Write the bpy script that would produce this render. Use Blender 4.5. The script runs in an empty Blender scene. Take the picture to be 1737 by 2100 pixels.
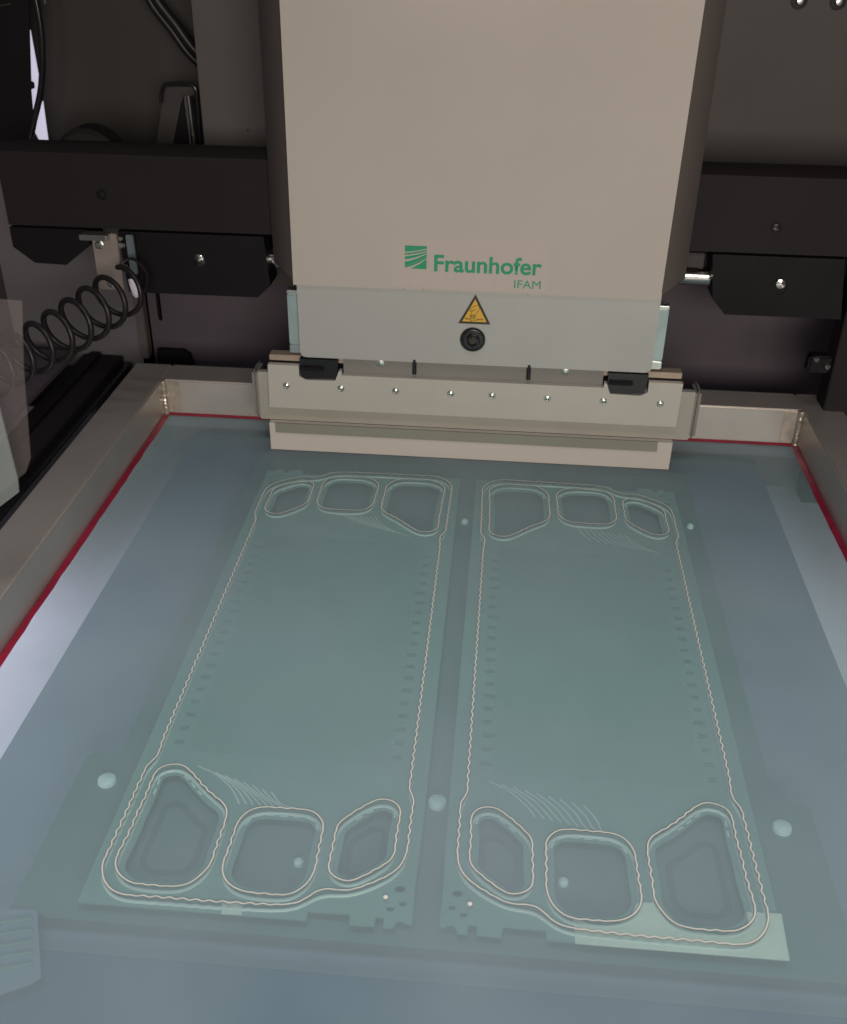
import bpy, bmesh, math, random
from mathutils import Vector, Matrix
random.seed(7)
S = bpy.context.scene
COL = S.collection

# ---------------------------------------------------------------- camera
R3 = Matrix(((0.99636, 0.05544, -0.06477), (0.08413, -0.51632, 0.85225), (0.0138, -0.8546, -0.51911)))
FPX, CX, CY = 2113.54, 868.5, 1050.0
EYE = Vector((0, 0, 0.5))
cd = bpy.data.cameras.new("camera"); cam = bpy.data.objects.new("camera", cd); COL.objects.link(cam)
right = R3.col[0].normalized(); up = (-R3.col[1]); back = (-R3.col[2])
up = (up - right * up.dot(right)).normalized(); back = right.cross(up)
m = Matrix((right, up, back)).transposed().to_4x4(); m.translation = EYE
cam.matrix_world = m
cd.sensor_fit = 'VERTICAL'; cd.sensor_height = 24; cd.lens = FPX / 2100 * 24
cd.clip_start = 0.01; cd.clip_end = 50
S.camera = cam
cd.dof.use_dof = True; cd.dof.focus_distance = 0.82; cd.dof.aperture_fstop = 10

# ---------------------------------------------------------------- world and lamps
w = bpy.data.worlds.new("World"); S.world = w; w.use_nodes = True
w.node_tree.nodes["Background"].inputs[0].default_value = (0.80, 0.72, 0.80, 1)
w.node_tree.nodes["Background"].inputs[1].default_value = 0.07
S.view_settings.view_transform = 'Standard'; S.view_settings.look = 'None'
S.view_settings.exposure = 0; S.view_settings.gamma = 1

def area(name, loc, aim, sx, sy, power, col):
    l = bpy.data.lights.new(name, 'AREA'); l.shape = 'RECTANGLE'; l.size = sx; l.size_y = sy
    l.energy = power; l.color = col
    o = bpy.data.objects.new(name, l); COL.objects.link(o); o.location = loc
    o.rotation_euler = (Vector(aim) - Vector(loc)).to_track_quat('-Z', 'Y').to_euler()
    return o
area("room_lamp", (0.25, -0.95, 0.60), (0, 0.8, 0.20), 0.9, 0.45, 24, (1.0, 0.93, 0.84))
area("near_screen_fill", (-0.10, 0.05, 2.0), (-0.10, 0.15, 0), 0.9, 0.45, 25, (0.92, 0.94, 1.0))  # added light, out of view, brightens the near part of the screen
area("side_opening_daylight", (-0.75, 1.05, 1.15), (-0.28, 0.45, 0), 0.5, 0.5, 0.6, (0.82, 0.79, 1.0))
area("left_tray_fill", (-0.432, 0.50, -0.008), (-0.33, 0.50, -0.075), 0.55, 0.02, 0.24, (0.93, 0.84, 1.0))  # added fill that brightens the tray, no strip lamp stands there
area("right_tray_fill", (0.40, 0.60, -0.008), (0.30, 0.60, -0.075), 0.5, 0.02, 0.10, (0.95, 0.95, 0.92))  # same added fill for the right side of the tray

# ---------------------------------------------------------------- projection of a picture point on a plane of the place
def ray(p): return R3 @ Vector((p[0] - CX, p[1] - CY, FPX))
def onz(p, z=0.0):
    r = ray(p); return EYE + r * ((z - EYE.z) / r.z)

# ---------------------------------------------------------------- materials
def mat(name, col, rough=0.5, metal=0.0, noise=0.0, nscale=60, bump=0.0, bscale=900, col2=None, spec=0.5, coat=0.0):
    m = bpy.data.materials.new(name); m.use_nodes = True
    nt = m.node_tree; b = nt.nodes["Principled BSDF"]
    b.inputs["Base Color"].default_value = (*col, 1); b.inputs["Roughness"].default_value = rough
    b.inputs["Metallic"].default_value = metal; b.inputs["Specular IOR Level"].default_value = spec
    b.inputs["Coat Weight"].default_value = coat
    tc = nt.nodes.new("ShaderNodeTexCoord")
    if noise > 0 or col2:
        n = nt.nodes.new("ShaderNodeTexNoise"); n.inputs["Scale"].default_value = nscale; n.inputs["Detail"].default_value = 6
        nt.links.new(tc.outputs["Object"], n.inputs["Vector"])
        mx = nt.nodes.new("ShaderNodeMix"); mx.data_type = 'RGBA'
        c2 = col2 or tuple(c * (1 - noise) for c in col)
        mx.inputs[6].default_value = (*col, 1); mx.inputs[7].default_value = (*c2, 1)
        r = nt.nodes.new("ShaderNodeMapRange"); r.inputs[1].default_value = 0.35; r.inputs[2].default_value = 0.7
        nt.links.new(n.outputs["Fac"], r.inputs[0]); nt.links.new(r.outputs[0], mx.inputs[0])
        nt.links.new(mx.outputs[2], b.inputs["Base Color"])
        r2 = nt.nodes.new("ShaderNodeMapRange"); r2.inputs[3].default_value = rough * 0.85; r2.inputs[4].default_value = min(1, rough * 1.2)
        nt.links.new(n.outputs["Fac"], r2.inputs[0]); nt.links.new(r2.outputs[0], b.inputs["Roughness"])
    if bump > 0:
        n2 = nt.nodes.new("ShaderNodeTexNoise"); n2.inputs["Scale"].default_value = bscale; n2.inputs["Detail"].default_value = 3
        nt.links.new(tc.outputs["Object"], n2.inputs["Vector"])
        bp = nt.nodes.new("ShaderNodeBump"); bp.inputs["Strength"].default_value = bump; bp.inputs["Distance"].default_value = 0.0004
        nt.links.new(n2.outputs["Fac"], bp.inputs["Height"]); nt.links.new(bp.outputs[0], b.inputs["Normal"])
    return m

def emit(name, col, s):
    m = bpy.data.materials.new(name); m.use_nodes = True; b = m.node_tree.nodes["Principled BSDF"]
    b.inputs["Base Color"].default_value = (*col, 1); b.inputs["Emission Color"].default_value = (*col, 1)
    b.inputs["Emission Strength"].default_value = s; return m

M = {}
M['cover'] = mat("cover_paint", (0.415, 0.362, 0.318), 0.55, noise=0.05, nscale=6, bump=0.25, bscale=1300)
M['side'] = mat("flank_shaded", (0.16, 0.135, 0.12), 0.6, noise=0.06, nscale=8, bump=0.25, bscale=1300)  # shade of the slanted flanks is put into this darker colour
M['lower'] = mat("anodised_grey", (0.38, 0.375, 0.35), 0.42, metal=0.25, noise=0.05, nscale=12, bump=0.2, bscale=1800)
M['clamp'] = mat("anodised_clamp", (0.45, 0.42, 0.37), 0.45, metal=0.25, noise=0.07, nscale=20, bump=0.2, bscale=1500)
M['holder'] = mat("holder_grey", (0.33, 0.31, 0.26), 0.5, metal=0.2, noise=0.08, nscale=18, bump=0.2, bscale=1500)
M['strip'] = mat("blade_holder", (0.22, 0.22, 0.17), 0.5, metal=0.1, noise=0.1, nscale=14)
M['blade'] = mat("squeegee_polymer", (0.46, 0.405, 0.355), 0.6, noise=0.05, nscale=9, bump=0.1, bscale=800)
M['recess'] = mat("recess_grey", (0.20, 0.19, 0.17), 0.5, metal=0.2, noise=0.1, nscale=30)
M['bronze'] = mat("edge_bronze", (0.40, 0.31, 0.24), 0.35, metal=0.4, noise=0.1, nscale=40)
M['black'] = mat("black_anodised", (0.008, 0.0065, 0.0075), 0.5, noise=0.2, nscale=30, bump=0.15, spec=0.15)
M['gloss_black'] = mat("black_plastic", (0.012, 0.011, 0.012), 0.22, bump=0.05)
M['beam'] = mat("beam_black", (0.017, 0.0135, 0.0145), 0.62, noise=0.15, nscale=9, bump=0.2, spec=0.15)
M['steel'] = mat("polished_steel", (0.75, 0.72, 0.66), 0.16, metal=1.0)
M['screw'] = mat("zinc_screw", (0.62, 0.63, 0.58), 0.28, metal=1.0)
M['blackscrew'] = mat("blackened_screw", (0.06, 0.052, 0.05), 0.2, metal=0.8)
M['lug'] = mat("teal_lug", (0.36, 0.45, 0.44), 0.35, metal=0.5, noise=0.2, nscale=60)
M['rail'] = mat("aluminium_rail", (0.56, 0.51, 0.46), 0.36, metal=0.7, noise=0.12, nscale=14, bump=0.2, bscale=500)
M['weld'] = mat("weld_metal", (0.62, 0.54, 0.45), 0.35, metal=0.75, noise=0.3, nscale=120, bump=0.6, bscale=260)
M['red'] = mat("red_adhesive", (0.25, 0.012, 0.035), 0.35, noise=0.3, nscale=50, bump=0.3, bscale=300)
M['wall_d'] = mat("enclosure_dark", (0.040, 0.034, 0.031), 0.75, noise=0.1, nscale=6, bump=0.15)
M['wall_m'] = mat("enclosure_brown", (0.082, 0.071, 0.066), 0.7, noise=0.08, nscale=5, bump=0.15)
M['wall_l'] = mat("enclosure_mauve", (0.070, 0.054, 0.066), 0.6, noise=0.15, nscale=7, bump=0.1)
M['grey_panel'] = mat("grey_panel", (0.13, 0.12, 0.125), 0.55, noise=0.12, nscale=9)
M['green'] = mat("green_print", (0.008, 0.25, 0.12), 0.5)
M['film'] = mat("label_film", (0.43, 0.363, 0.322), 0.55, noise=0.03, nscale=200, bump=0.3, bscale=500)
M['yellow'] = mat("yellow_label", (0.62, 0.36, 0.045), 0.4, noise=0.06, nscale=80)
M['print_black'] = mat("black_print", (0.028, 0.020, 0.012), 0.45)
M['plate'] = mat("coated_metal", (0.28, 0.42, 0.38), 0.4, metal=0.1, noise=0.1, nscale=30)
M['bead'] = mat("seal_bead_pale", (0.80, 0.84, 0.76), 0.4)
M['nest'] = mat("nest_teal", (0.165, 0.225, 0.225), 0.45, noise=0.1, nscale=9)
M['table'] = mat("table_grey", (0.27, 0.29, 0.38), 0.5, noise=0.08, nscale=5)
M['tray'] = mat("tray_pale", (0.86, 0.80, 0.90), 0.5, noise=0.06, nscale=4)
M['field'] = mat('flow_field', (0.225, 0.375, 0.335), 0.4, noise=0.1, nscale=20)
M['ledge_blue'] = mat('ledge_blue', (0.07, 0.11, 0.20), 0.45, noise=0.15, nscale=5)
M['recess_dark'] = mat('recess_dark', (0.10, 0.125, 0.14), 0.6)
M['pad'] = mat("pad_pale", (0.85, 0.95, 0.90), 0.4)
M['glint'] = mat("glint_pale", (0.98, 0.96, 0.80), 0.35, noise=0.06, nscale=60)  # light reflected on the plates, put into this pale colour
M['line'] = mat("stencil_opening", (0.68, 0.64, 0.56), 0.45)
M['line_edge'] = mat("stencil_edge", (0.16, 0.19, 0.185), 0.5)
M['slit'] = emit("daylight_gap", (0.80, 0.76, 0.95), 0.62)
M['hose'] = mat("hose_black", (0.012, 0.010, 0.010), 0.40, spec=0.3, bump=0.1, bscale=400)
M['olive'] = mat("olive_grey", (0.055, 0.052, 0.045), 0.6)

# translucent screen fabric: part of the light passes through the open weave
def mesh_mat():
    m = bpy.data.materials.new("screen_fabric"); m.use_nodes = True; nt = m.node_tree
    b = nt.nodes["Principled BSDF"]; out = nt.nodes["Material Output"]
    b.inputs["Base Color"].default_value = (0.165, 0.26, 0.265, 1); b.inputs["Roughness"].default_value = 0.30
    b.inputs["Specular IOR Level"].default_value = 0.4
    tc = nt.nodes.new("ShaderNodeTexCoord")
    n = nt.nodes.new("ShaderNodeTexNoise"); n.inputs["Scale"].default_value = 3.2; n.inputs["Detail"].default_value = 3
    nt.links.new(tc.outputs["Object"], n.inputs["Vector"])
    mx = nt.nodes.new("ShaderNodeMix"); mx.data_type = 'RGBA'
    mx.inputs[6].default_value = (0.37, 0.48, 0.46, 1); mx.inputs[7].default_value = (0.40, 0.46, 0.51, 1)
    nt.links.new(n.outputs["Fac"], mx.inputs[0]); nt.links.new(mx.outputs[2], b.inputs["Base Color"])
    n2 = nt.nodes.new("ShaderNodeTexNoise"); n2.inputs["Scale"].default_value = 1600; n2.inputs["Detail"].default_value = 1
    nt.links.new(tc.outputs["Object"], n2.inputs["Vector"])
    bp = nt.nodes.new("ShaderNodeBump"); bp.inputs["Strength"].default_value = 0.12; bp.inputs["Distance"].default_value = 0.0003
    nt.links.new(n2.outputs["Fac"], bp.inputs["Height"]); nt.links.new(bp.outputs[0], b.inputs["Normal"])
    t = nt.nodes.new("ShaderNodeBsdfTransparent"); t.inputs[0].default_value = (0.86, 0.93, 0.93, 1)
    ms = nt.nodes.new("ShaderNodeMixShader"); ms.inputs[0].default_value = 0.25
    n3 = nt.nodes.new("ShaderNodeTexNoise"); n3.inputs["Scale"].default_value = 4.5; n3.inputs["Detail"].default_value = 4
    r3 = nt.nodes.new("ShaderNodeMapRange"); r3.inputs[1].default_value = 0.35; r3.inputs[2].default_value = 0.65
    r3.inputs[3].default_value = 0.20; r3.inputs[4].default_value = 0.33
    nt.links.new(tc.outputs["Object"], n3.inputs["Vector"]); nt.links.new(n3.outputs["Fac"], r3.inputs[0]); nt.links.new(r3.outputs[0], ms.inputs[0])
    nt.links.new(t.outputs[0], ms.inputs[1]); nt.links.new(b.outputs[0], ms.inputs[2]); nt.links.new(ms.outputs[0], out.inputs[0])
    return m
M['fabric'] = mesh_mat()

# ---------------------------------------------------------------- builders
def link(name, me, parent=None, m=None):
    o = bpy.data.objects.new(name, me); COL.objects.link(o)
    if m: o.data.materials.append(M[m])
    if parent: o.parent = parent
    return o
def thing(name, label, cat, loc=(0, 0, 0), group=None):
    o = bpy.data.objects.new(name, None); COL.objects.link(o); o.location = loc
    o.empty_display_size = 0.02
    o['label'] = label; o['category'] = cat
    if group: o['group'] = group
    return o
def tag(o, label, cat, group=None):
    o['label'] = label; o['category'] = cat
    if group: o['group'] = group
    return o
def wloc(p):
    v = Vector(p.location)
    while p.parent: p = p.parent; v += p.location
    return v
def done(bm, name, m, parent=None, smooth=False, label=None, bev=0.0, seg=2):
    if bev > 0:
        es = [e for e in bm.edges if len(e.link_faces) == 2 and e.calc_face_angle(0) > math.radians(30)]
        bmesh.ops.bevel(bm, geom=es, offset=bev, segments=seg, affect='EDGES', clamp_overlap=True)
    bmesh.ops.recalc_face_normals(bm, faces=bm.faces)
    if parent: bmesh.ops.translate(bm, verts=bm.verts, vec=-wloc(parent))
    me = bpy.data.meshes.new(name); bm.to_mesh(me); bm.free()
    if smooth or bev > 0:
        for p in me.polygons: p.use_smooth = True
        me.set_sharp_from_angle(angle=math.radians(35))
    o = link(name, me, parent, m)
    if label: o['label'] = label
    return o
def box(bm, x0, x1, y0, y1, z0, z1):
    r = bmesh.ops.create_cube(bm, size=1)
    bmesh.ops.scale(bm, verts=r['verts'], vec=(abs(x1 - x0), abs(y1 - y0), abs(z1 - z0)))
    bmesh.ops.translate(bm, verts=r['verts'], vec=((x0 + x1) / 2, (y0 + y1) / 2, (z0 + z1) / 2)); return r['verts']
def Bx(name, m, parent, x0, x1, y0, y1, z0, z1, bev=0.0006, **k):
    bm = bmesh.new(); box(bm, x0, x1, y0, y1, z0, z1); return done(bm, name, m, parent, bev=bev, **k)
def prism(bm, pts, axis, a, b):
    """pts: 2-D outline; axis 'y': (x,z) outline from y=a to b; 'z': (x,y); 'x': (y,z)"""
    def P(p, t): return {'y': (p[0], t, p[1]), 'z': (p[0], p[1], t), 'x': (t, p[0], p[1])}[axis]
    v0 = [bm.verts.new(P(p, a)) for p in pts]; v1 = [bm.verts.new(P(p, b)) for p in pts]
    n = len(pts); bm.faces.new(v0); bm.faces.new(v1[::-1])
    for i in range(n): bm.faces.new((v0[i], v0[(i + 1) % n], v1[(i + 1) % n], v1[i]))
def Pr(name, m, parent, pts, axis, a, b, bev=0.0006, **k):
    bm = bmesh.new(); prism(bm, pts, axis, a, b); return done(bm, name, m, parent, bev=bev, **k)
def lathe(bm, prof, c, d, n=24):
    """prof: (radius, height) pairs; c: centre; d: axis direction"""
    d = Vector(d).normalized(); q = d.to_track_quat('Z', 'Y'); rings = []
    for r, h in prof:
        rings.append([bm.verts.new(Vector(c) + q @ Vector((r * math.cos(2 * math.pi * i / n), r * math.sin(2 * math.pi * i / n), h))) for i in range(n)])
    for a, b in zip(rings, rings[1:]):
        for i in range(n): bm.faces.new((a[i], a[(i + 1) % n], b[(i + 1) % n], b[i]))
    for R in (rings[0], rings[-1]):
        bm.faces.new(R)
def La(name, m, parent, prof, c, d, n=24, **k):
    bm = bmesh.new(); lathe(bm, prof, c, d, n); return done(bm, name, m, parent, smooth=True, **k)
def tube(bm, pts, r, n=10):
    pts = [Vector(p) for p in pts]; rings = []; up0 = Vector((0, 0, 1)); prev = None
    for i, p in enumerate(pts):
        t = (pts[min(i + 1, len(pts) - 1)] - pts[max(i - 1, 0)]).normalized()
        if prev is None:
            a = t.cross(up0); a = a.normalized() if a.length > 1e-4 else Vector((1, 0, 0))
        else: a = (prev - t * prev.dot(t)).normalized()
        prev = a; b = t.cross(a)
        rr = r(i / (len(pts) - 1)) if callable(r) else r
        rings.append([bm.verts.new(p + (a * math.cos(2 * math.pi * k / n) + b * math.sin(2 * math.pi * k / n)) * rr) for k in range(n)])
    for A, B in zip(rings, rings[1:]):
        for i in range(n): bm.faces.new((A[i], A[(i + 1) % n], B[(i + 1) % n], B[i]))
    bm.faces.new(rings[0][::-1]); bm.faces.new(rings[-1])
def Tu(name, m, parent, pts, r, n=10, **k):
    bm = bmesh.new(); tube(bm, pts, r, n); return done(bm, name, m, parent, smooth=True, **k)
def smooth_path(pts, closed, step=0.001):
    pts = [Vector(p) for p in pts]; n = len(pts); out = []
    rng = range(n) if closed else range(n - 1)
    for i in rng:
        g = (lambda k: pts[k % n]) if closed else (lambda k: pts[max(0, min(n - 1, k))])
        p0, p1, p2, p3 = g(i - 1), g(i), g(i + 1), g(i + 2)
        k = max(2, int((p2 - p1).length / step))
        for j in range(k):
            t = j / k
            out.append(0.5 * ((2 * p1) + (p2 - p0) * t + (2 * p0 - 5 * p1 + 4 * p2 - p3) * t * t + (3 * p1 - p0 - 3 * p2 + p3) * t ** 3))
    if not closed: out.append(pts[-1])
    return out

def hole_caps(name, m, parent, loops, z0, z1):
    """flat plate with openings: first loop is the outline, the rest are holes"""
    cu = bpy.data.curves.new(name, 'CURVE'); cu.dimensions = '2D'; cu.fill_mode = 'BOTH'; cu.extrude = (z1 - z0) / 2
    for L in loops:
        s = cu.splines.new('POLY'); s.points.add(len(L) - 1); s.use_cyclic_u = True
        for i, p in enumerate(L): s.points[i].co = (p[0], p[1], 0, 1)
    t = bpy.data.objects.new(name, cu); COL.objects.link(t); bpy.context.view_layer.update()
    me = bpy.data.meshes.new_from_object(t.evaluated_get(bpy.context.evaluated_depsgraph_get()))
    bpy.data.objects.remove(t); me.name = name
    off = Vector((0, 0, (z0 + z1) / 2)) - (wloc(parent) if parent else Vector((0, 0, 0)))
    me.transform(Matrix.Translation(off)); me.materials.clear()
    return link(name, me, parent, m)

# ================================================================ ENCLOSURE
HY = 0.93                       # front plane of the print head
XC = -0.0255
base = Bx('machine_base', 'olive', None, -1.3, 1.2, -0.1, 1.6, -0.20, -0.16, bev=0); base['kind'] = 'structure'

t = thing('back_panel', 'dark grey brown enclosure panel left of the pale column, top left corner', 'panel', (-0.6, 1.30, 0))
Bx('sheet', 'wall_d', t, -1.2, -0.30, 1.30, 1.31, -0.15, 1.0, bev=0)
t = thing('back_column', 'tall brown grey column between the dark back panel and the print head', 'column', (-0.3, 1.15, 0))
Bx('column_body', 'wall_m', t, -0.335, -0.20, 1.15, 1.25, 0.1, 1.0, bev=0.002)
La('rivet', 'black', t, [(0.0009, 0), (0.0009, 0.001)], (-0.285, 1.15, 0.271), (0, -1, 0), 10)
t = thing('back_panel', 'brown grey enclosure panel right of the print head, with two screws at its top', 'panel', (0.6, 1.24, 0))
Bx('sheet', 'wall_m', t, 0.10, 1.1, 1.24, 1.25, 0.12, 1.0, bev=0)
for x in (0.295, 0.335):
    s = La('screw', 'wall_d', t, [(0.0085, 0), (0.0085, 0.002), (0.0062, 0.003), (0.0060, 0.001)], (x, 1.24, 0.402), (0, -1, 0))
    La('screw_head', 'screw', s, [(0.0042, 0), (0.0042, 0.004), (0.003, 0.0055), (0.0005, 0.0058)], (x, 1.24, 0.402), (0, -1, 0))
t = thing('lower_wall', 'dull mauve wall panel under the black beam behind the frame', 'panel', (-0.1, 1.16, 0))
Bx('sheet', 'wall_l', t, -0.44, 1.0, 1.16, 1.17, -0.1, 0.25, bev=0)
Bx('edge_post', 'wall_m', t, -0.437, -0.427, 1.145, 1.16, 0.0, 0.122, bev=0.001)
Bx('slot', 'black', t, -0.414, -0.409, 1.157, 1.16, 0.045, 0.085, bev=0.002)
Pr('black_clip', 'black', t, [(-0.420, 0.000), (-0.418, 0.010), (-0.386, 0.010), (-0.378, 0.004), (-0.376, -0.01), (-0.420, -0.01)], 'y', 1.152, 1.16, bev=0.002)

added_hood = Bx('hood_shade', 'wall_d', None, -1.0, 0.95, 0.42, 1.35, 1.12, 1.14, bev=0); added_hood['kind'] = 'structure'  # unseen roof, added to shade the far part of the screen
# gantry beam
t = thing('gantry_beam', 'long matt black beam crossing behind the print head', 'beam', (XC, 1.0, 0.24))
Pr('beam_body', 'beam', t, [(1.0, 0.2025), (1.0, 0.2745), (1.010, 0.2815), (1.022, 0.2815), (1.022, 0.2025)], 'x', -0.50, 0.62, bev=0.002)
La('end_knob', 'beam', t, [(0.030, 0), (0.034, 0.004), (0.034, 0.03), (0.030, 0.034)], (-0.420, 1.060, 0.258), (0, -1, 0), 32)
for x, z in ((-0.399, 0.236), (0.255, 0.228)):
    s = La('screw_socket', 'black', t, [(0.0052, 0), (0.0052, 0.0009), (0.0042, 0.0009), (0.0040, 0.0002)], (x, 1.0, z), (0, -1, 0), 20)
    La('screw', 'blackscrew', s, [(0.0034, 0), (0.0034, 0.0010), (0.0016, 0.0013)], (x, 1.0, z), (0, -1, 0), 12)

# guide shaft + bearing plates under the beam
t = thing('guide_shaft', 'bright polished steel rod emerging on both sides of the print head', 'rod', (XC, 1.03, 0.172))
La('rod', 'steel', t, [(0.0085, 0), (0.0095, 0.001), (0.0095, 0.459), (0.0085, 0.46)], (-0.255, 1.02, 0.172), (1, 0, 0), 32)
t = thing('bearing_plate', 'black chamfered plate under the beam, left of the print head', 'bearing', (-0.3, 0.99, 0.17))
Pr('plate_body', 'black', t, [(-0.388, 0.2), (-0.24, 0.2), (-0.236, 0.150), (-0.250, 0.137), (-0.385, 0.137)], 'y', 1.0, 1.035, bev=0.001)
La('bolt', 'blackscrew', t, [(0.006, 0), (0.006, 0.002), (0.003, 0.003)], (-0.307, 1.0, 0.173), (0, -1, 0), 20)
La('bolt_tip', 'steel', t, [(0.0045, 0), (0.0045, 0.0025), (0.001, 0.0035)], (-0.307, 1.0, 0.176), (0, -1, 0), 20)
t = thing('bearing_plate', 'black chamfered plate under the beam, right of the print head', 'bearing', (0.26, 0.99, 0.17))
Pr('plate_body', 'black', t, [(0.200, 0.2), (0.325, 0.2), (0.334, 0.140), (0.221, 0.140), (0.207, 0.155)], 'y', 1.0, 1.035, bev=0.001)
La('bolt', 'black', t, [(0.0085, 0), (0.0085, 0.0012), (0.007, 0.0012), (0.0068, 0.0003)], (0.269, 1.0, 0.170), (0, -1, 0), 20)
La('bolt_tip', 'steel', t, [(0.0045, 0), (0.0045, 0.0025), (0.001, 0.0035)], (0.269, 1.0, 0.174), (0, -1, 0), 20)
Bx('spacer', 'wall_d', t, 0.166, 0.193, 1.0, 1.03, 0.186, 0.2, bev=0.001)
t = thing('side_post', 'dark vertical post at the right edge beyond the black plate', 'post', (0.35, 1.0, 0.1))
Bx('post_body', 'beam', t, 0.338, 0.42, 1.0, 1.03, -0.1, 0.2, bev=0.001)
t = thing('cable_clamp', 'small steel clamp with two bright bolts on the dark right post', 'clamp', (0.318, 1.0, 0.1))
Bx('clamp_body', 'black', t, 0.308, 0.330, 0.985, 1.0, 0.088, 0.106, bev=0.002)
for dx in (0.313, 0.325): La('bolt', 'steel', t, [(0.003, 0), (0.003, 0.006), (0.0016, 0.0075)], (dx, 0.985, 0.097 + (0.325 - dx) * 0.6), (0.1, -1, 0.2), 12)

# ---------------------------------------------------------------- left side fittings
t = thing('chamfered_block', 'matt black chamfered block under the beam at the far left', 'block', (-0.45, 1.0, 0.18))
Pr('block_body', 'black', t, [(-0.50, 0.2), (-0.419, 0.2), (-0.419, 0.184), (-0.447, 0.163), (-0.48, 0.164), (-0.50, 0.18)], 'y', 1.0, 1.04, bev=0.001)
t = thing('side_wall', 'dim grey inner side wall behind the coiled hose', 'panel', (-0.55, 1.1, 0.1))
Pr('sheet', 'grey_panel', t, [(-0.60, 0.215), (-0.425, 0.215), (-0.425, -0.02), (-0.60, -0.02)], 'y', 1.16, 1.168, bev=0)
Bx('ledge', 'wall_l', t, -0.62, -0.505, 0.55, 1.12, 0.012, 0.018, bev=0.001)
t = thing('mounting_bracket', 'pale brown steel bracket with bolts hanging beneath the black beam', 'bracket', (-0.4, 0.995, 0.19))
Bx('bracket_plate', 'grey_panel', t, -0.412, -0.386, 0.990, 0.993, 0.142, 0.2, bev=0.0008)
t.children[0].data.materials[0] = mat("bracket_paint", (0.22, 0.185, 0.165), 0.5, noise=0.1)
Bx('top_flange', 'screw', t, -0.420, -0.392, 0.978, 0.993, 0.196, 0.2015, bev=0.0008)
for x, z in ((-0.4045, 0.189), (-0.398, 0.150)):
    La('bolt', 'screw', t, [(0.0052, 0), (0.0052, 0.0012), (0.0038, 0.0014), (0.0038, 0.004), (0.0026, 0.0048)], (x, 0.990, z), (0, -1, 0.1), 6)
t = thing('sensor_bracket', 'narrow blue grey sensor bracket with bright fittings beside the coiled hose', 'bracket', (-0.375, 0.99, 0.18))
Bx('bracket_plate', 'grey_panel', t, -0.3765, -0.369, 0.988, 0.993, 0.160, 0.2, bev=0.0008)
t.children[0].data.materials[0] = mat("bracket_blue", (0.15, 0.18, 0.20), 0.4, metal=0.4)
for z, r in ((0.196, 0.0026), (0.189, 0.0034), (0.166, 0.0040)):
    La('fitting', 'steel', t, [(r, 0), (r, 0.004), (r * .6, 0.006)], (-0.381, 0.990, z), (0.1, -1, 0.25), 14)
La('plug', 'tray', t, [(0.0045, 0), (0.0052, 0.006), (0.0046, 0.016), (0.003, 0.019)], (-0.3735, 0.985, 0.157), (0.22, -0.15, -1), 16)

# coiled hose
a = EYE + ray((262, 590)) * (0.955 / ray((262, 590)).y); b = EYE + ray((-60, 785)) * (0.76 / ray((-60, 785)).y); ax = (b - a)
u = ax.cross(Vector((0, 0, 1))).normalized(); v = u.cross(ax).normalized()
pts = []; N = 8.4
for i in range(int(N * 40) + 1):
    k = i / (N * 40); th = k * N * 2 * math.pi + 1.2
    rad = 0.0215 * (1 + 0.05 * math.sin(7 * k))
    sag = Vector((0, 0, -0.004 * math.sin(math.pi * k)))
    pts.append(a + ax * k + sag + (u * math.cos(th) + v * math.sin(th)) * rad)
t = thing('coiled_hose', 'black spiral air hose stretched across the left side', 'hose', a)
Tu('coil', 'hose', t, pts, 0.0027, 12)
p0 = pts[0]
Tu('hose_lead', 'hose', t, smooth_path([p0, p0 + Vector((0.012, 0.01, 0.006)), p0 + Vector((0.022, 0.02, -0.012)), p0 + Vector((0.012, 0.03, -0.035)), p0 + Vector((-0.004, 0.035, -0.03))], False, 0.003), 0.0016, 8)

# linear rail to the left of the frame
t = thing('linear_rail', 'long matt black rail running back beside the left frame rail', 'rail', (-0.46, 0.9, 0.02))
Bx('rail_body', 'beam', t, -0.512, -0.462, 0.2, 1.15, -0.06, 0.0, bev=0.001)
Bx('rail_groove', 'black', t, -0.502, -0.488, 0.2, 1.149, 0.0, 0.004, bev=0.001)
Bx('rail_cap', 'gloss_black', t, -0.462, -0.452, 0.2, 1.15, -0.02, -0.008, bev=0.001)

# black hose and daylight gap at top left
t = thing('daylight_gap', 'narrow bright lavender strip of daylight at the far left top', 'window', (-0.6, 1.28, 0.3))
def onY(p, y):
    r = ray(p); return EYE + r * (y / r.y)
def poly_y(name, m, parent, px, y, th=0.004):
    P = [onY(p, y) for p in px]; return Pr(name, m, parent, [(q.x, q.z) for q in P], 'y', y, y + th, bev=0)
poly_y('upper_pane', 'slit', t, [(60, 62), (62, 165), (69, 168), (70, 181), (63, 183), (68, 232), (80, 182), (80, 172), (66, 95)], 1.27)
poly_y('lower_pane', 'slit', t, [(86, 208), (97, 290), (96, 299), (86, 298), (72, 272), (78, 240)], 1.27)
t = thing('side_housing', 'very dark blue black housing filling the top left corner', 'housing', (-0.6, 1.2, 0.3))
poly_y('housing_body', 'black', t, [(-120, -60), (59, -60), (60, 62), (63, 168), (69, 170), (70, 181), (63, 184), (67, 232), (60, 300), (-120, 300)], 1.2, 0.002)
poly_y('housing_seam', 'wall_d', t, [(-5, 12), (22, 7), (22, 9), (-5, 14)], 1.197, 0.002)
poly_y('housing_lip', 'wall_m', t, [(88, -20), (92, -20), (95, 8), (90, 9)], 1.197, 0.002)
hp = [onY(p, 1.19) for p in [(66, -40), (76, 10), (84, 60), (87, 110), (86, 160), (82, 195), (74, 230), (66, 262), (58, 300)]]
t = thing('bent_hose', 'thick black hose curving down past the bright strip', 'hose', hp[0])
Tu('hose', 'gloss_black', t, smooth_path(hp, False, 0.006), 0.0036, 12)
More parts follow.
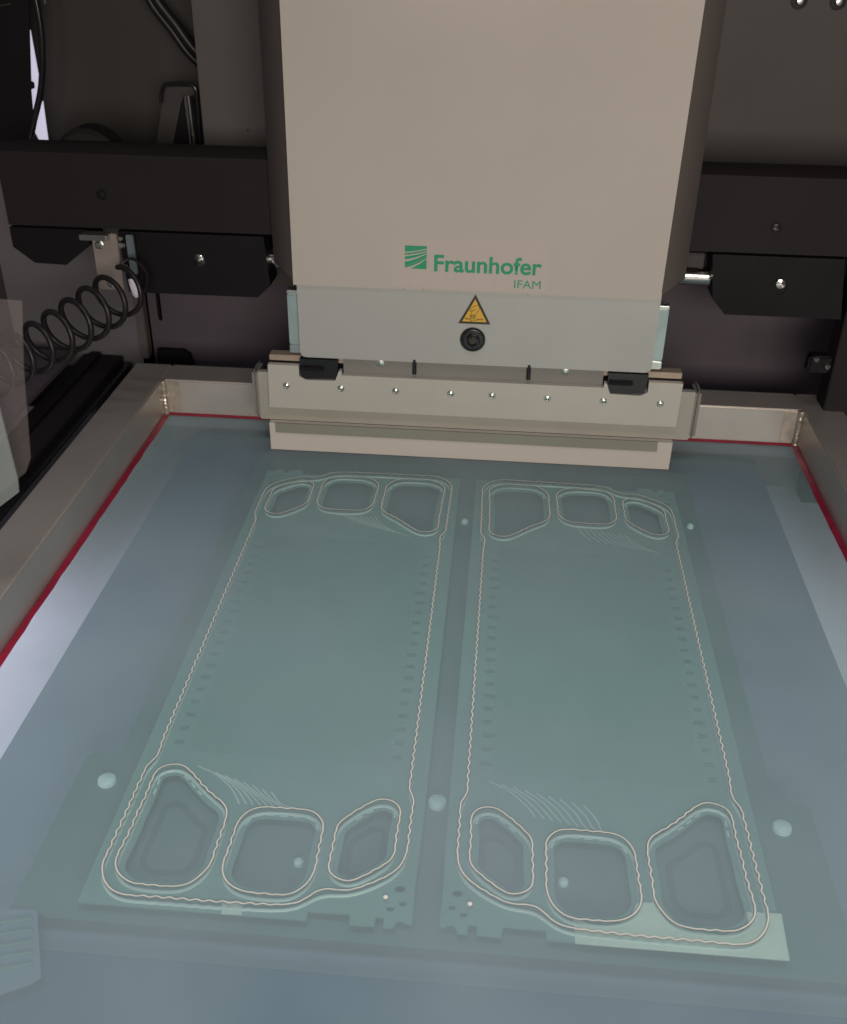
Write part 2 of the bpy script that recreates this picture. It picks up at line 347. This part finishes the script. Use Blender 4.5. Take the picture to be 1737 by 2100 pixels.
hp = [onY(p, 1.25) for p in [(300, -40), (325, 5), (360, 50), (395, 98), (440, 140)]]
t = thing('black_cable', 'pair of black cables slanting down to the pale column', 'cable', hp[0])
Tu('cable', 'hose', t, smooth_path(hp, False, 0.006), 0.0062, 12)
Tu('cable', 'hose', t, smooth_path([p + Vector((-0.004, -0.004, -0.006)) for p in hp], False, 0.006), 0.0045, 12)

t = thing('air_cylinder', 'chrome cylinder in a dark arched clip beside the pale column', 'cylinder', (-0.37, 1.2, 0.25))
c0 = onY((386, 195), 1.2); c1 = onY((401, 320), 1.2)
Tu('cylinder_rod', 'steel', t, [c0, c0.lerp(c1, .5), c1], 0.0052, 20)
cl = smooth_path([onY(p, 1.2) for p in [(330, 210), (331, 190), (337, 175), (350, 172), (380, 172), (398, 178), (404, 200), (408, 260), (412, 310)]], False, 0.003)
Tu('arched_clip', 'gloss_black', t, cl, 0.0022, 8)
poly_y('clip_plate', 'wall_d', t, [(338, 178), (398, 178), (400, 200), (372, 208), (352, 310), (318, 310)], 1.215, 0.004)
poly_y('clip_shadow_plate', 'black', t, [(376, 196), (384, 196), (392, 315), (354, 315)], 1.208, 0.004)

def veil_mat(name, col, fac):
    m = bpy.data.materials.new(name); m.use_nodes = True; nt = m.node_tree; b = nt.nodes["Principled BSDF"]
    b.inputs["Base Color"].default_value = (*col, 1); b.inputs["Roughness"].default_value = 0.4
    t_ = nt.nodes.new("ShaderNodeBsdfTransparent"); ms = nt.nodes.new("ShaderNodeMixShader"); ms.inputs[0].default_value = fac
    nt.links.new(t_.outputs[0], ms.inputs[1]); nt.links.new(b.outputs[0], ms.inputs[2]); nt.links.new(ms.outputs[0], nt.nodes["Material Output"].inputs[0])
    return m
M['glass_refl'] = veil_mat("reflection_veil", (0.40, 0.34, 0.32), 0.085)
M['glass_refl2'] = veil_mat("reflection_veil_green", (0.36, 0.40, 0.38), 0.26)  # pale reflection in the front glass, built as thin translucent sheets
t = thing('pane_reflection', 'translucent pane reflection built as a sheet at the left edge, spiral hose showing through', 'glare', (-0.25, 0.6, 0.2))
poly_y('reflection_sheet', 'glass_refl', t, [(-80, 608), (44, 618), (48, 760), (62, 940), (52, 970), (-80, 1075)], 0.62, 0.0015)
poly_y('lower_reflection_sheet', 'glass_refl2', t, [(-80, 800), (-8, 812), (36, 985), (38, 1010), (-80, 1100)], 0.60, 0.0015)

# ================================================================ PRINT HEAD
t = thing('print_head', 'large beige grey print head cover with green lettering and a warning triangle', 'print head', (XC, HY, 0.2))
bm = bmesh.new()
prism(bm, [(-0.1975, 0.1765), (0.1455, 0.1765), (0.155, 1.1), (-0.1930, 1.1)], 'y', HY, HY + 0.045)
done(bm, 'front_cover', 'cover', t, bev=0.0022, seg=3)
bm = bmesh.new()
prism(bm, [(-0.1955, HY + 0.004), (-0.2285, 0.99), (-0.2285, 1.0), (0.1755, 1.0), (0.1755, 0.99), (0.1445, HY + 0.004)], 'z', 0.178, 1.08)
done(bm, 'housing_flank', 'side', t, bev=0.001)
rp = []
x0, x1, z0, z1, r = -0.1948, 0.1435, 0.1025, 0.182, 0.006
for cx, cz, a0 in ((x1 - r, z0 + r, -90),):
    pass
def rounded(x0, x1, z0, z1, rb, rt=0.0, n=6):
    o = []
    for cx, cz, r, a0 in ((x1 - rb, z0 + rb, rb, -90), (x1 - rt, z1 - rt, rt, 0), (x0 + rt, z1 - rt, rt, 90), (x0 + rb, z0 + rb, rb, 180)):
        if r == 0: o.append((cx, cz)); continue
        for i in range(n + 1):
            q = math.radians(a0 + 90 * i / n); o.append((cx + r * math.cos(q), cz + r * math.sin(q)))
    return o
Pr('lower_plate', 'lower', t, rounded(x0, x1 + 0.003, z0, z1, 0.006), 'y', HY + 0.0025, HY + 0.008, bev=0.0007)
for x0_, x1_ in ((-0.2065, -0.196), (0.1455, 0.1565)):
    l = Bx('side_lug', 'lug', t, x0_, x1_, HY + 0.010, HY + 0.022, 0.112, 0.163, bev=0.0008)
    Bx('lug_cap', 'screw', l, x0_, x1_, HY + 0.0095, HY + 0.022, 0.1632, 0.1675, bev=0.0008)
    Bx('lug_foot', 'screw', l, x0_, x1_, HY + 0.0095, HY + 0.022, 0.1035, 0.1118, bev=0.0008)

sm = Bx('scuff_mark', 'print_black', t, 0.1585, 0.1625, 0.9615, 0.9625, 0.2475, 0.2485, bev=0)
for x in (-0.094, -0.075, 0.022): Bx('edge_chip', 'side', t, x, x + 0.0022, HY - 0.0002, HY + 0.002, 0.1763, 0.1773, bev=0.0003)
# printed mark and lettering on a thin clear label
lab = Pr('label_film', 'film', t, [(-0.1045, 0.1785), (0.0405, 0.1785), (0.0405, 0.2262), (-0.1045, 0.2262)], 'y', HY - 0.0001, HY + 0.001, bev=0)
def text(body, x, z, width, height, name, m, parent, bold, y):
    cu = bpy.data.curves.new(name, 'FONT'); cu.body = body; cu.size = 1; cu.offset = bold; cu.extrude = 0.0; cu.resolution_u = 6
    o = bpy.data.objects.new(name, cu); COL.objects.link(o); bpy.context.view_layer.update()
    me = bpy.data.meshes.new_from_object(o.evaluated_get(bpy.context.evaluated_depsgraph_get())); bpy.data.objects.remove(o)
    xs = [v.co.x for v in me.vertices]; ys = [v.co.y for v in me.vertices]
    sx = width / (max(xs) - min(xs)); sy = height / (max(ys) - min(ys)); mx, my = min(xs), min(ys)
    for v in me.vertices:
        v.co = Vector((x + (v.co.x - mx) * sx, y, z + (v.co.y - my) * sy)) - wloc(parent)
    me.name = name; me.materials.clear()
    return link(name, me, parent, m)
text("Fraunhofer", -0.0645, 0.1948, 0.099, 0.0162, 'lettering', 'green', lab, 0.022, HY - 0.0004)
text("IFAM", 0.0102, 0.1822, 0.0243, 0.0076, 'lettering', 'green', lab, 0.0, HY - 0.0004)
# square mark cut by fanning light bands
sq_x0, sq_x1, sq_z0, sq_z1 = -0.0917, -0.0715, 0.1968, 0.2183
def strip_band(t0, t1, tb0, tb1):
    """green region between two curves that fan from the right edge; heights as fractions at left/right"""
    top, bot = [], []
    for i in range(13):
        s = i / 12; e = s ** 1.5
        top.append((sq_x0 + (sq_x1 - sq_x0) * s, sq_z0 + (sq_z1 - sq_z0) * min(1, max(0, t0 + (t1 - t0) * e))))
        bot.append((sq_x0 + (sq_x1 - sq_x0) * s, sq_z0 + (sq_z1 - sq_z0) * min(1, max(0, tb0 + (tb1 - tb0) * e))))
    return top, bot
bm = bmesh.new()
for tl, tr, bl, br in ((1, 1, .73, .90), (.67, .86, .60, .80), (.53, .76, .40, .70), (.30, .665, .14, .56), (.13, .55, .045, .49), (-.07, .45, -.3, -.3)):
    tp, bt = strip_band(tl, tr, bl, br)
    for i in range(12):
        q = [tp[i], tp[i + 1], bt[i + 1], bt[i]]
        if abs(q[0][1] - q[3][1]) + abs(q[1][1] - q[2][1]) < 1e-7: continue
        try: bm.faces.new([bm.verts.new((p[0], HY - 0.0004, p[1])) for p in q])
        except ValueError: pass
done(bm, 'emblem', 'green', lab)

# warning triangle
def tri(s, dz=0):
    cx, cz = -0.0252, 0.1447 + 0.0095
    P = [(-0.0252, 0.1738), (-0.0405, 0.1447), (-0.0100, 0.1447)]
    gx = sum(p[0] for p in P) / 3; gz = sum(p[1] for p in P) / 3
    return [(gx + (p[0] - gx) * s, gz + (p[1] - gz) * s) for p in P]
wl = Pr('warning_label', 'print_black', t, tri(1.0), 'y', HY + 0.0018, HY + 0.0026, bev=0.0003)
Pr('yellow_field', 'yellow', wl, tri(0.76), 'y', HY + 0.0014, HY + 0.0019, bev=0)
def ink(paths, r, name):
    bm = bmesh.new()
    for P in paths:
        for p, q in zip(P, P[1:]):
            p = Vector(p); q = Vector(q); d = (q - p); 
            if d.length < 1e-9: continue
            n = Vector((-d.y, d.x)).normalized() * r; e = d.normalized() * r * 0.5
            vs = [p - e + n, q + e + n, q + e - n, p - e - n]
            bm.faces.new([bm.verts.new((v.x, HY + 0.00125, v.y)) for v in vs])
    return done(bm, name, 'print_black', wl)
# label drawing, in a 1737-wide zoom of the label: 810..1000 wide
def L(x, y): return (-0.0405 + (x - 615) / (993 - 615) * 0.0305, 0.1738 - (y - 85) / (445 - 85) * 0.0291)
hand = [[L(858, 222), L(820, 216), L(785, 230), L(752, 265), L(745, 285), L(762, 288), L(812, 264), L(800, 272), L(775, 280), L(765, 310), L(752, 345), L(760, 350), L(775, 325), L(768, 360), L(782, 362), L(790, 325), L(786, 362), L(800, 360), L(805, 325), L(803, 352), L(815, 350), L(820, 315), L(845, 285), L(857, 240), L(858, 222)],
        [L(748, 345), L(765, 375), L(755, 405), L(775, 410), L(792, 380), L(800, 358)]]
ink(hand, 0.00022, 'hand_pictogram')
ink([[L(686, 380), L(715, 374), L(752, 376)], [L(686, 380), L(720, 390), L(750, 391)], [L(795, 375), L(835, 376), L(835, 381), L(902, 378), L(903, 389), L(832, 390), L(826, 400), L(795, 398)]], 0.00022, 'blade_pictogram')

# big socket screw in a rubber washer
sc = (-0.0262, HY + 0.0025, 0.1290)
s = La('socket_screw', 'gloss_black', t, [(0.0121, 0), (0.0121, 0.002), (0.0108, 0.0036), (0.0085, 0.0042), (0.0070, 0.0040)], sc, (0, -1, 0), 40)
La('screw_head', 'blackscrew', s, [(0.0062, 0), (0.0062, 0.0062), (0.0054, 0.0072), (0.0042, 0.0074), (0.0036, 0.0045), (0.0002, 0.0045)], sc, (0, -1, 0), 24)
La('hex_socket', 'print_black', s, [(0.0034, 0), (0.0034, 0.0052), (0.0005, 0.0052)], sc, (0, -1, 0), 6)

# ================================================================ SQUEEGEE UNIT
t = thing('squeegee_unit', 'wide clamped squeegee with eight small screws hanging under the print head', 'squeegee', (XC, HY, 0.0))
Bx('top_bar', 'bronze', t, -0.2272, 0.1772, HY + 0.0075, HY + 0.02, 0.0955, 0.1015, bev=0.0006)
cp = [(-0.2275, 0.0940), (-0.1965, 0.0940), (-0.1965, 0.0830), (-0.1895, 0.0792), (-0.1605, 0.0798), (-0.1565, 0.0905), (-0.1540, 0.0905), (-0.1540, 0.0860),
      (0.1030, 0.0860), (0.1030, 0.0905), (0.1055, 0.0905), (0.1095, 0.0798), (0.1385, 0.0792), (0.1455, 0.0830), (0.1455, 0.0940), (0.1780, 0.0940), (0.1775, 0.0475), (-0.2285, 0.0475)]
Pr('clamp_plate', 'clamp', t, cp, 'y', HY, HY + 0.006, bev=0.0004)
Bx('recess_bar', 'recess', t, -0.1530, 0.1020, HY + 0.0065, HY + 0.012, 0.080, 0.1022, bev=0.0006)
for x in (-0.2098, -0.1549, -0.1003, -0.0457, -0.0048, 0.0495, 0.1040, 0.1590):
    s = La('clamp_screw', 'screw', t, [(0.0034, 0), (0.0034, 0.0006), (0.0028, 0.0010), (0.0027, 0.0004)], (x, HY, 0.0722), (0, -1, 0), 20)
    La('screw_centre', 'screw', s, [(0.0021, 0), (0.0021, 0.0012), (0.0011, 0.0018)], (x, HY, 0.0722), (0, -1, 0), 14)
for x in (-0.1161, 0.065):
    La('upper_screw', 'screw', t, [(0.0036, 0), (0.0036, 0.0010), (0.0014, 0.0016)], (x, HY + 0.0065, 0.0985), (0, -1, 0), 16)
for x in (-0.0821, 0.0296):
    Tu('pin', 'gloss_black', t, [(x, HY + 0.004, 0.105), (x, HY + 0.0035, 0.094), (x, HY + 0.003, 0.0895)], 0.0020, 12)
for x0_, x1_, lbl in ((-0.1955, -0.157, None), (0.106, 0.1445, None)):
    sgn = 1 if x0_ < 0 else -1
    la = Pr('latch', 'gloss_black', t, [(x0_, 0.1012), (x1_, 0.1012), (x1_ - 0.002, 0.0815), (x0_ + 0.004, 0.0800), (x0_, 0.0835)], 'y', HY + 0.0010, HY + 0.016, bev=0.001)
    Bx('latch_lever', 'black', la, x0_ + 0.001, x0_ + 0.024, HY - 0.0025, HY + 0.0015, 0.0900, 0.0940, bev=0.0008)
Pr('backing_plate', 'holder', t, rounded(-0.2400, 0.1925, 0.0310, 0.0830, 0.0015), 'y', HY + 0.0062, HY + 0.012, bev=0.0006)
for x0_, x1_ in ((-0.2465, -0.2402), (0.1927, 0.1990)):
    Bx('end_cheek', 'recess', t, x0_, x1_, HY + 0.0060, HY + 0.035, 0.0315, 0.0835, bev=0.0028)
Pr('blade_holder', 'strip', t, rounded(-0.2235, 0.1620, 0.0205, 0.0312, 0.0012), 'y', HY - 0.0026, HY - 0.0010, bev=0.0004)
Pr('blade', 'blade', t, [(HY - 0.0012, 0.0306), (HY + 0.0058, 0.0306), (HY + 0.0058, 0.0004), (HY - 0.0012, 0.0004)], 'x', -0.2296, 0.1765, bev=0.0003)

# ================================================================ PRINTING SCREEN
XL, XR, YB, YF, RH, RW = -0.362, 0.318, 0.999, 0.10, 0.0405, 0.042
scr = thing('printing_screen', 'aluminium printing frame stretched with translucent green fabric, red glue line inside', 'printing screen', (XC, 0.55, 0))
Bx('frame_rail', 'rail', scr, XL - RW, XL, YF - RW, YB + RW, -0.001, RH, bev=0.0016)
Bx('frame_rail', 'rail', scr, XR, XR + RW, YF - RW, YB + RW, -0.001, RH, bev=0.0016)
Bx('frame_rail', 'rail', scr, XL, XR, YB, YB + RW, -0.001, RH, bev=0.0016)
Bx('frame_rail', 'rail', scr, XL, XR, YF - RW, YF, -0.001, RH, bev=0.0016)
def weld(x, y, sx):
    bm = bmesh.new(); rnd = random.Random(int(x * 1000))
    n = 22; P = []
    for i in range(n + 1):
        z = 0.001 + (RH - 0.001) * i / n
        P.append((x + sx * (0.0022 + rnd.uniform(-.0004, .0004)), y - 0.0022 + rnd.uniform(-.0004, .0004), z))
    rr = [0.0028 + rnd.uniform(-.0004, .0005) for _ in range(n + 1)]
    tube(bm, P, lambda k: rr[int(round(k * n))], 10)
    return done(bm, 'weld_bead', 'weld', scr, smooth=True)
weld(XL, YB, 1); weld(XR, YB, -1)
for x0_, x1_ in ((XL + 0.006, XL + 0.019), (XR - 0.019, XR - 0.006)):
    Bx('ground_patch', 'weld', scr, x0_, x1_, YB - 0.0007, YB + 0.001, 0.002, RH - 0.002, bev=0.0005)
fab = Bx('fabric', 'fabric', scr, XL + 0.0002, XR - 0.0002, YF, YB, -0.0003, 0.0, bev=0)
def glue(p, q, wd):
    bm = bmesh.new(); n = 60; p = Vector(p); q = Vector(q); d = (q - p); nn = Vector((-d.y, d.x, 0)).normalized(); rnd = random.Random(3)
    rows = []
    for i in range(n + 1):
        c = p + d * i / n; wv = wd * (1 + rnd.uniform(-.10, .10))
        rows.append([bm.verts.new(c + nn * s * wv + Vector((0, 0, z))) for s, z in ((0, 0.0005), (0.15, 0.0020), (0.6, 0.0012), (1, 0.0004))])
    for A, B in zip(rows, rows[1:]):
        for i in range(3): bm.faces.new((A[i], A[i + 1], B[i + 1], B[i]))
    return done(bm, 'glue_line', 'red', scr, smooth=True)
glue((XL, YB, 0), (XL, YF, 0), 0.0058); glue((XR, YF, 0), (XR, YB, 0), 0.0058); glue((XR, YB, 0), (XL, YB, 0), 0.0042)

# ---- outlines of the plate pattern (one plate; the other is its mirror image)
z3 = lambda x, y: (151.3 + x * .3049, 1513.2 + y * .3049)
z4 = lambda x, y: (605.2 + x * .2613, 1588.7 + y * .2613)
PC = Vector((-0.1284, 0.6338, 0)); MX = -0.0237
def W(L_): return [onz(p) for p in L_]
outB = W([z3(*p) for p in [(605,0),(575,95),(548,140),(492,190),(466,250),(430,325),(380,440),(330,550),(280,660),(235,760),(200,830),(192,890),(205,960),(250,1020),(310,1050),(380,1062),(480,1068),(600,1076),(700,1084),(800,1092),(900,1100),(1000,1106),(1130,1114),(1250,1120),(1380,1125),(1500,1112),(1580,1070),(1640,1030)]] + [z4(*p) for p in [(200,908),(260,898),(340,910),(420,910),(500,890),(620,845),(720,800),(800,745),(850,680),(880,590),(890,520),(900,430),(912,330),(925,250),(932,200),(908,145),(895,100),(905,50),(912,0)]])
LB = W([z3(*p) for p in [(680,180),(740,190),(800,240),(860,310),(930,380),(1000,435),(1030,490),(1020,560),(985,660),(950,760),(920,850),(860,920),(780,980),(700,1000),(600,1000),(500,990),(400,980),(340,950),(300,910),(280,860),(290,800),(340,700),(390,600),(430,500),(480,400),(520,300),(550,235),(600,195)]])
MB_ = W([z3(*p) for p in [(1300,468),(1400,475),(1500,480),(1600,495),(1650,530),(1680,590),(1660,690),(1640,790),(1620,890),(1570,980),(1480,1045),(1390,1060),(1300,1052),(1200,1045),(1100,1020),(1030,970),(1000,900),(1010,830),(1045,740),(1078,640),(1110,560),(1170,500),(1230,475)]])
SB = W([z4(*p) for p in [(690,195),(750,205),(800,235),(828,290),(815,380),(800,450),(790,530),(780,620),(740,680),(680,720),(600,765),(500,815),(420,840),(350,825),(290,790),(262,740),(275,660),(295,570),(315,470),(340,390),(400,340),(480,285),(560,240),(630,205)]])
def rot(L_): return [Vector((2 * PC.x - p.x, 2 * PC.y - p.y, p.z)) for p in L_]
def mir(L_): return [Vector((2 * MX - p.x, p.y, p.z)) for p in L_]
def even(P, closed, step):
    Q = P + [P[0]] if closed else P; acc = [0.0]
    for a_, b_ in zip(Q, Q[1:]): acc.append(acc[-1] + (b_ - a_).length)
    n = int(acc[-1] / step); out = []; j = 0
    for i in range(n):
        d = acc[-1] * i / n
        while acc[j + 1] < d: j += 1
        out.append(Q[j].lerp(Q[j + 1], (d - acc[j]) / max(1e-9, acc[j + 1] - acc[j])))
    return out
def wavy(L_, closed=True, amp=0.00055, per=0.0078, step=0.0008):
    P = even(smooth_path(L_, closed, step), closed, step)
    for _ in range(14): P = [(P[i - 1] + P[i] * 2 + P[(i + 1) % len(P)]) / 4 for i in range(len(P))]
    n = len(P); s = 0; out = []
    # straightness, smoothed along the path
    K = []
    for i in range(n):
        a_, b_, c_ = P[(i - 9) % n], P[i], P[(i + 9) % n]
        d1, d2 = (b_ - a_), (c_ - b_)
        K.append(1.0 if d1.length < 1e-9 or d2.length < 1e-9 else max(0, 1 - d1.angle(d2, 0) / 0.16))
    for i in range(n):
        k = sum(K[(i + j) % n] for j in range(-10, 11)) / 21
        d = (P[(i + 1) % n] - P[i - 1]); nn = Vector((-d.y, d.x, 0)).normalized()
        s += (P[(i + 1) % n] - P[i]).length
        out.append(P[i] + nn * amp * k * math.sin(2 * math.pi * s / per))
    return out
def ribbon(bm, P, wd, z, closed=True):
    n = len(P); L_, R_ = [], []
    for i in range(n):
        d = (P[(i + 1) % n] - P[i - 1]) if closed or 0 < i < n - 1 else (P[min(i + 1, n - 1)] - P[max(i - 1, 0)])
        nn = Vector((-d.y, d.x, 0)).normalized() * wd / 2
        L_.append(bm.verts.new((P[i].x + nn.x, P[i].y + nn.y, z))); R_.append(bm.verts.new((P[i].x - nn.x, P[i].y - nn.y, z)))
    for i in range(n if closed else n - 1):
        j = (i + 1) % n; bm.faces.new((L_[i], L_[j], R_[j], R_[i]))
def inset(L_, d):
    P = smooth_path(L_, True, 0.002); n = len(P); area_ = sum(P[i].x * P[(i + 1) % n].y - P[(i + 1) % n].x * P[i].y for i in range(n))
    sg = 1 if area_ > 0 else -1; out = []
    for i in range(n):
        e = P[(i + 3) % n] - P[i - 3]; nn = Vector((-e.y, e.x, 0)).normalized() * sg
        out.append(P[i] + nn * d)
    return out
def link_up(A, B):
    n = int((B - A).length / 0.012); return [A.lerp(B, i / n) for i in range(1, n)]
rB = rot(outB); outer = outB + link_up(outB[-1], rB[0]) + rB + link_up(rB[-1], outB[0])
holes = [LB, MB_, SB, rot(LB), rot(MB_), rot(SB)]
for F in (lambda q: q, mir):
    for nm, Lp in [('seal_line', outer)] + [('port_line', h) for h in holes]:
        P = wavy(F(Lp))
        bm = bmesh.new(); ribbon(bm, P, 0.00074, 0.0006); o = done(bm, nm, 'line', scr)
        bm = bmesh.new(); ribbon(bm, P, 0.0015, 0.0003); done(bm, 'line_border', 'line_edge', o)
for p in [z4(710, 965), z4(1372, 1018)]:
    c = onz(p); La('register_mark', 'line', scr, [(0.0013, 0), (0.0013, 0.0004)], (c.x, c.y, 0.0003), (0, 0, 1), 16)

# ================================================================ UNDER THE SCREEN
ZP = -0.0035; 
def plate(F, label, signx):
    t = thing('metal_plate', label, 'metal plate', (F([PC])[0].x, PC.y, ZP), 'stamped metal plates under the screen')
    bl = [onz(p, ZP) for p in [(158, 1850), (400, 1868), (627, 1887), (631, 1868), (717, 1874), (717, 1896), (767, 1899), (770, 1880), (787, 1881), (786, 1901), (806, 1902), (812, 1891), (822, 1887), (832, 1892), (836, 1895), (845, 1894), (851, 1820), (862, 1745)]]
    out = bl + rot(bl)
    loops = [[(p.x, p.y) for p in F(out)]]
    for h in holes: loops.append([(p.x, p.y) for p in inset(F(h), 0.0052)])
    for c in [z4(825, 895), z4(845, 1012), z4(747, 1052)]:
        q = onz(c, ZP); r = 0.0026 if c != z4(825, 895) else 0.0036
        for G in ((lambda v: v), (lambda v: rot([v])[0])):
            g = F([G(q)])[0]; loops.append([(g.x + r * math.cos(a_), g.y + r * 0.8 * math.sin(a_)) for a_ in [k * math.pi / 3 for k in range(6)]])
    hole_caps('plate_body', 'plate', t, loops, ZP - 0.0012, ZP)
    bm = bmesh.new()
    for h in [outer] + holes:
        P = wavy(F(h), amp=0.0003, step=0.002)
        n = len(P); rings = []
        tube(bm, P + [P[0]], 0.0011, 6)
    bmesh.ops.translate(bm, verts=bm.verts, vec=(0, -0.0014, ZP + 0.0001))
    done(bm, 'seal_bead', 'bead', t, smooth=True)
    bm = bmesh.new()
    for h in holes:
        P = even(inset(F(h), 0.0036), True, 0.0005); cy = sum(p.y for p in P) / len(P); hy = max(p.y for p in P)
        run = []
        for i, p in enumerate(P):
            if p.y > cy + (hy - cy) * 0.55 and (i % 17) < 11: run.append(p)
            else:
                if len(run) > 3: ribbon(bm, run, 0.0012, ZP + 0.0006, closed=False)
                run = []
    o = done(bm, 'painted_edge_highlights', 'pad', t); o['kind'] = 'stuff'  # pale dashes painted in as highlights along the opening edges
    # short channel ends beside the long seals, and the fanned distribution grooves
    bm = bmesh.new()
    for i in range(19):
        y = 0.505 + i * 0.0136
        for xx, sg in ((-0.2065, 1), (-0.0505, -1)):
            for G in ((lambda v: v), (lambda v: v)):
                for dy in (0, 0.0022):
                    ln = 0.0075 + random.uniform(-.0015, .0015)
                    P = F([Vector((xx, y + dy, 0)), Vector((xx + sg * ln, y + dy, 0))])
                    ribbon(bm, P, 0.0005, ZP + 0.0004, closed=False)
    o = done(bm, 'channel_ends', 'bead', t); o['kind'] = 'stuff'
    for k in range(9):
        if F is mir:
            p = mir([onz((1005 + k * 24, 1596 + k * 6)), onz((1048 + k * 22, 1618 + k * 7)), onz((1082 + k * 19, 1648 + k * 6)), onz((1098 + k * 18, 1668 + k * 4))])
        else: p = [onz(z3(830 + k * 62, 165 + k * 22), 0), onz(z3(960 + k * 52, 230 + k * 22), 0), onz(z3(1060 + k * 45, 320 + k * 14), 0), onz(z3(1110 + k * 48, 420 + k * 4), 0)]
        for q in (p, rot(p)):
            bm = bmesh.new(); ribbon(bm, F(smooth_path(q, False, 0.002)), 0.0010, ZP + 0.0004, closed=False); done(bm, 'fanned_groove', 'bead', t)
    bm = bmesh.new(); prism(bm, [(p.x, p.y) for p in F([Vector((-0.2, 0.497, 0)), Vector((-0.057, 0.497, 0)), Vector((-0.057, 0.771, 0)), Vector((-0.2, 0.771, 0))])], 'z', ZP - 0.0002, ZP + 0.0001)
    done(bm, 'flow_field', 'field', t)
    bm = bmesh.new()
    for k in range(150):
        x = -0.196 + k * 0.00092
        ribbon(bm, F([Vector((x, 0.500 + 0.004 * math.sin(k * .21), 0)), Vector((x, 0.768 + 0.004 * math.sin(k * .17), 0))]), 0.00042, ZP + 0.0003, closed=False)
    o = done(bm, 'flow_channels', 'plate', t); o['kind'] = 'stuff'
    return t
plate(lambda q: list(q), 'stamped metal plate under the left half of the green fabric', 1)
plate(mir, 'stamped metal plate under the right half of the green fabric, pale reflection on it', -1)

t = thing('nest_plate', 'dark stepped carrier plate under both stamped metal plates', 'carrier plate', (MX, 0.6, -0.012))
npts = [(-0.266, 0.371), (-0.266, 0.495), (-0.262, 0.499), (-0.244, 0.501), (-0.244, 0.945), (0.197, 0.945), (0.197, 0.501), (0.215, 0.499), (0.219, 0.495), (0.219, 0.371)]
Pr('carrier_body', 'nest', t, npts, 'z', -0.016, -0.012, bev=0.0008)
for i, (x, y, s_) in enumerate([(-0.244, 0.4739, 1), (-0.024, 0.476, 1), (0.1967, 0.4761, 1), (-0.0236, 0.8253, .55), (0.1877, 0.8392, .5), (-0.1048, 0.4194, .5), (0.056, 0.4203, .5)]):
    La('locating_pad', 'pad', t, [(0.0062 * s_, 0), (0.0058 * s_, 0.003), (0.003 * s_, 0.0045)], (x, y, -0.0125), (0, 0, 1), 24)
for F in (lambda q: list(q), mir):
    for h in holes:
        if h is not LB and h is not SB: continue
        P = F(h); c = sum(P, Vector()) / len(P)
        for k_, w_, z_ in ((0.56, 0.0042, -0.0116),):
            Q = even(smooth_path([c + (p - c) * k_ for p in P], True, 0.001), True, 0.001)
            bm = bmesh.new(); ribbon(bm, Q, w_, z_); done(bm, 'recess_step', 'recess_dark', t)
t = thing('work_table', 'wide grey blue table beneath the carrier plate, seen through the fabric', 'table', (MX, 0.6, -0.03))
Bx('table_top', 'table', t, -0.335, 0.285, 0.12, 1.02, -0.036, -0.030, bev=0.001)
Bx('front_ledge', 'ledge_blue', t, -0.335, 0.285, 0.13, 0.355, -0.0298, -0.022, bev=0.001)
t = thing('base_tray', 'pale lavender tray showing along both sides beneath the fabric', 'tray', (MX, 0.6, -0.07))
Bx('tray_floor', 'tray', t, -0.60, 0.60, 0.0, 1.14, -0.075, -0.070, bev=0)
t = thing('vent_reflection', 'slotted reflection built as a pale plate under the fabric, bottom left corner', 'reflection', (-0.25, 0.35, -0.011))  # reflected vent slots, added as a plate under the fabric
vp = [onz(p, -0.0105) for p in [(-60, 1860), (76, 1866), (84, 2000), (60, 2016), (-60, 2055)]]
Pr('reflection_body', 'table', t, [(p.x, p.y) for p in vp], 'z', -0.0125, -0.0105, bev=0.0005)
for k in range(5):
    a_ = onz((-50, 1900 + k * 24), -0.0098); b_ = onz((66, 1884 + k * 23), -0.0098)
    bm = bmesh.new(); tube(bm, [a_, a_.lerp(b_, .5), b_], 0.0011, 8); done(bm, 'slat_reflection', 'nest', t, smooth=True)

# light reflected in the metal plates, built as thin pale sheets
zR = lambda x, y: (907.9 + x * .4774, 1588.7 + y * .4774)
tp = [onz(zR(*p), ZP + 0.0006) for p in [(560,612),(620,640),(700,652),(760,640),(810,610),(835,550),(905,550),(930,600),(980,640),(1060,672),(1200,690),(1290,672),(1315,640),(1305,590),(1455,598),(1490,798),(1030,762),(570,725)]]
t = Pr('glint_strip', 'glint', None, [(p.x, p.y) for p in tp], 'z', ZP + 0.0002, ZP + 0.0008, bev=0)
tag(t, 'long pale reflection built as a strip across the bottom right of the right plate', 'strip')
tp = [onz(p, ZP + 0.0006) for p in [(456, 1847), (498, 1850), (496, 1876), (454, 1874)]]
t = Pr('glint_square', 'glint', None, [(p.x, p.y) for p in tp], 'z', ZP + 0.0002, ZP + 0.0008, bev=0)
tag(t, 'tiny pale reflection built as a patch on the front edge of the left plate', 'patch')
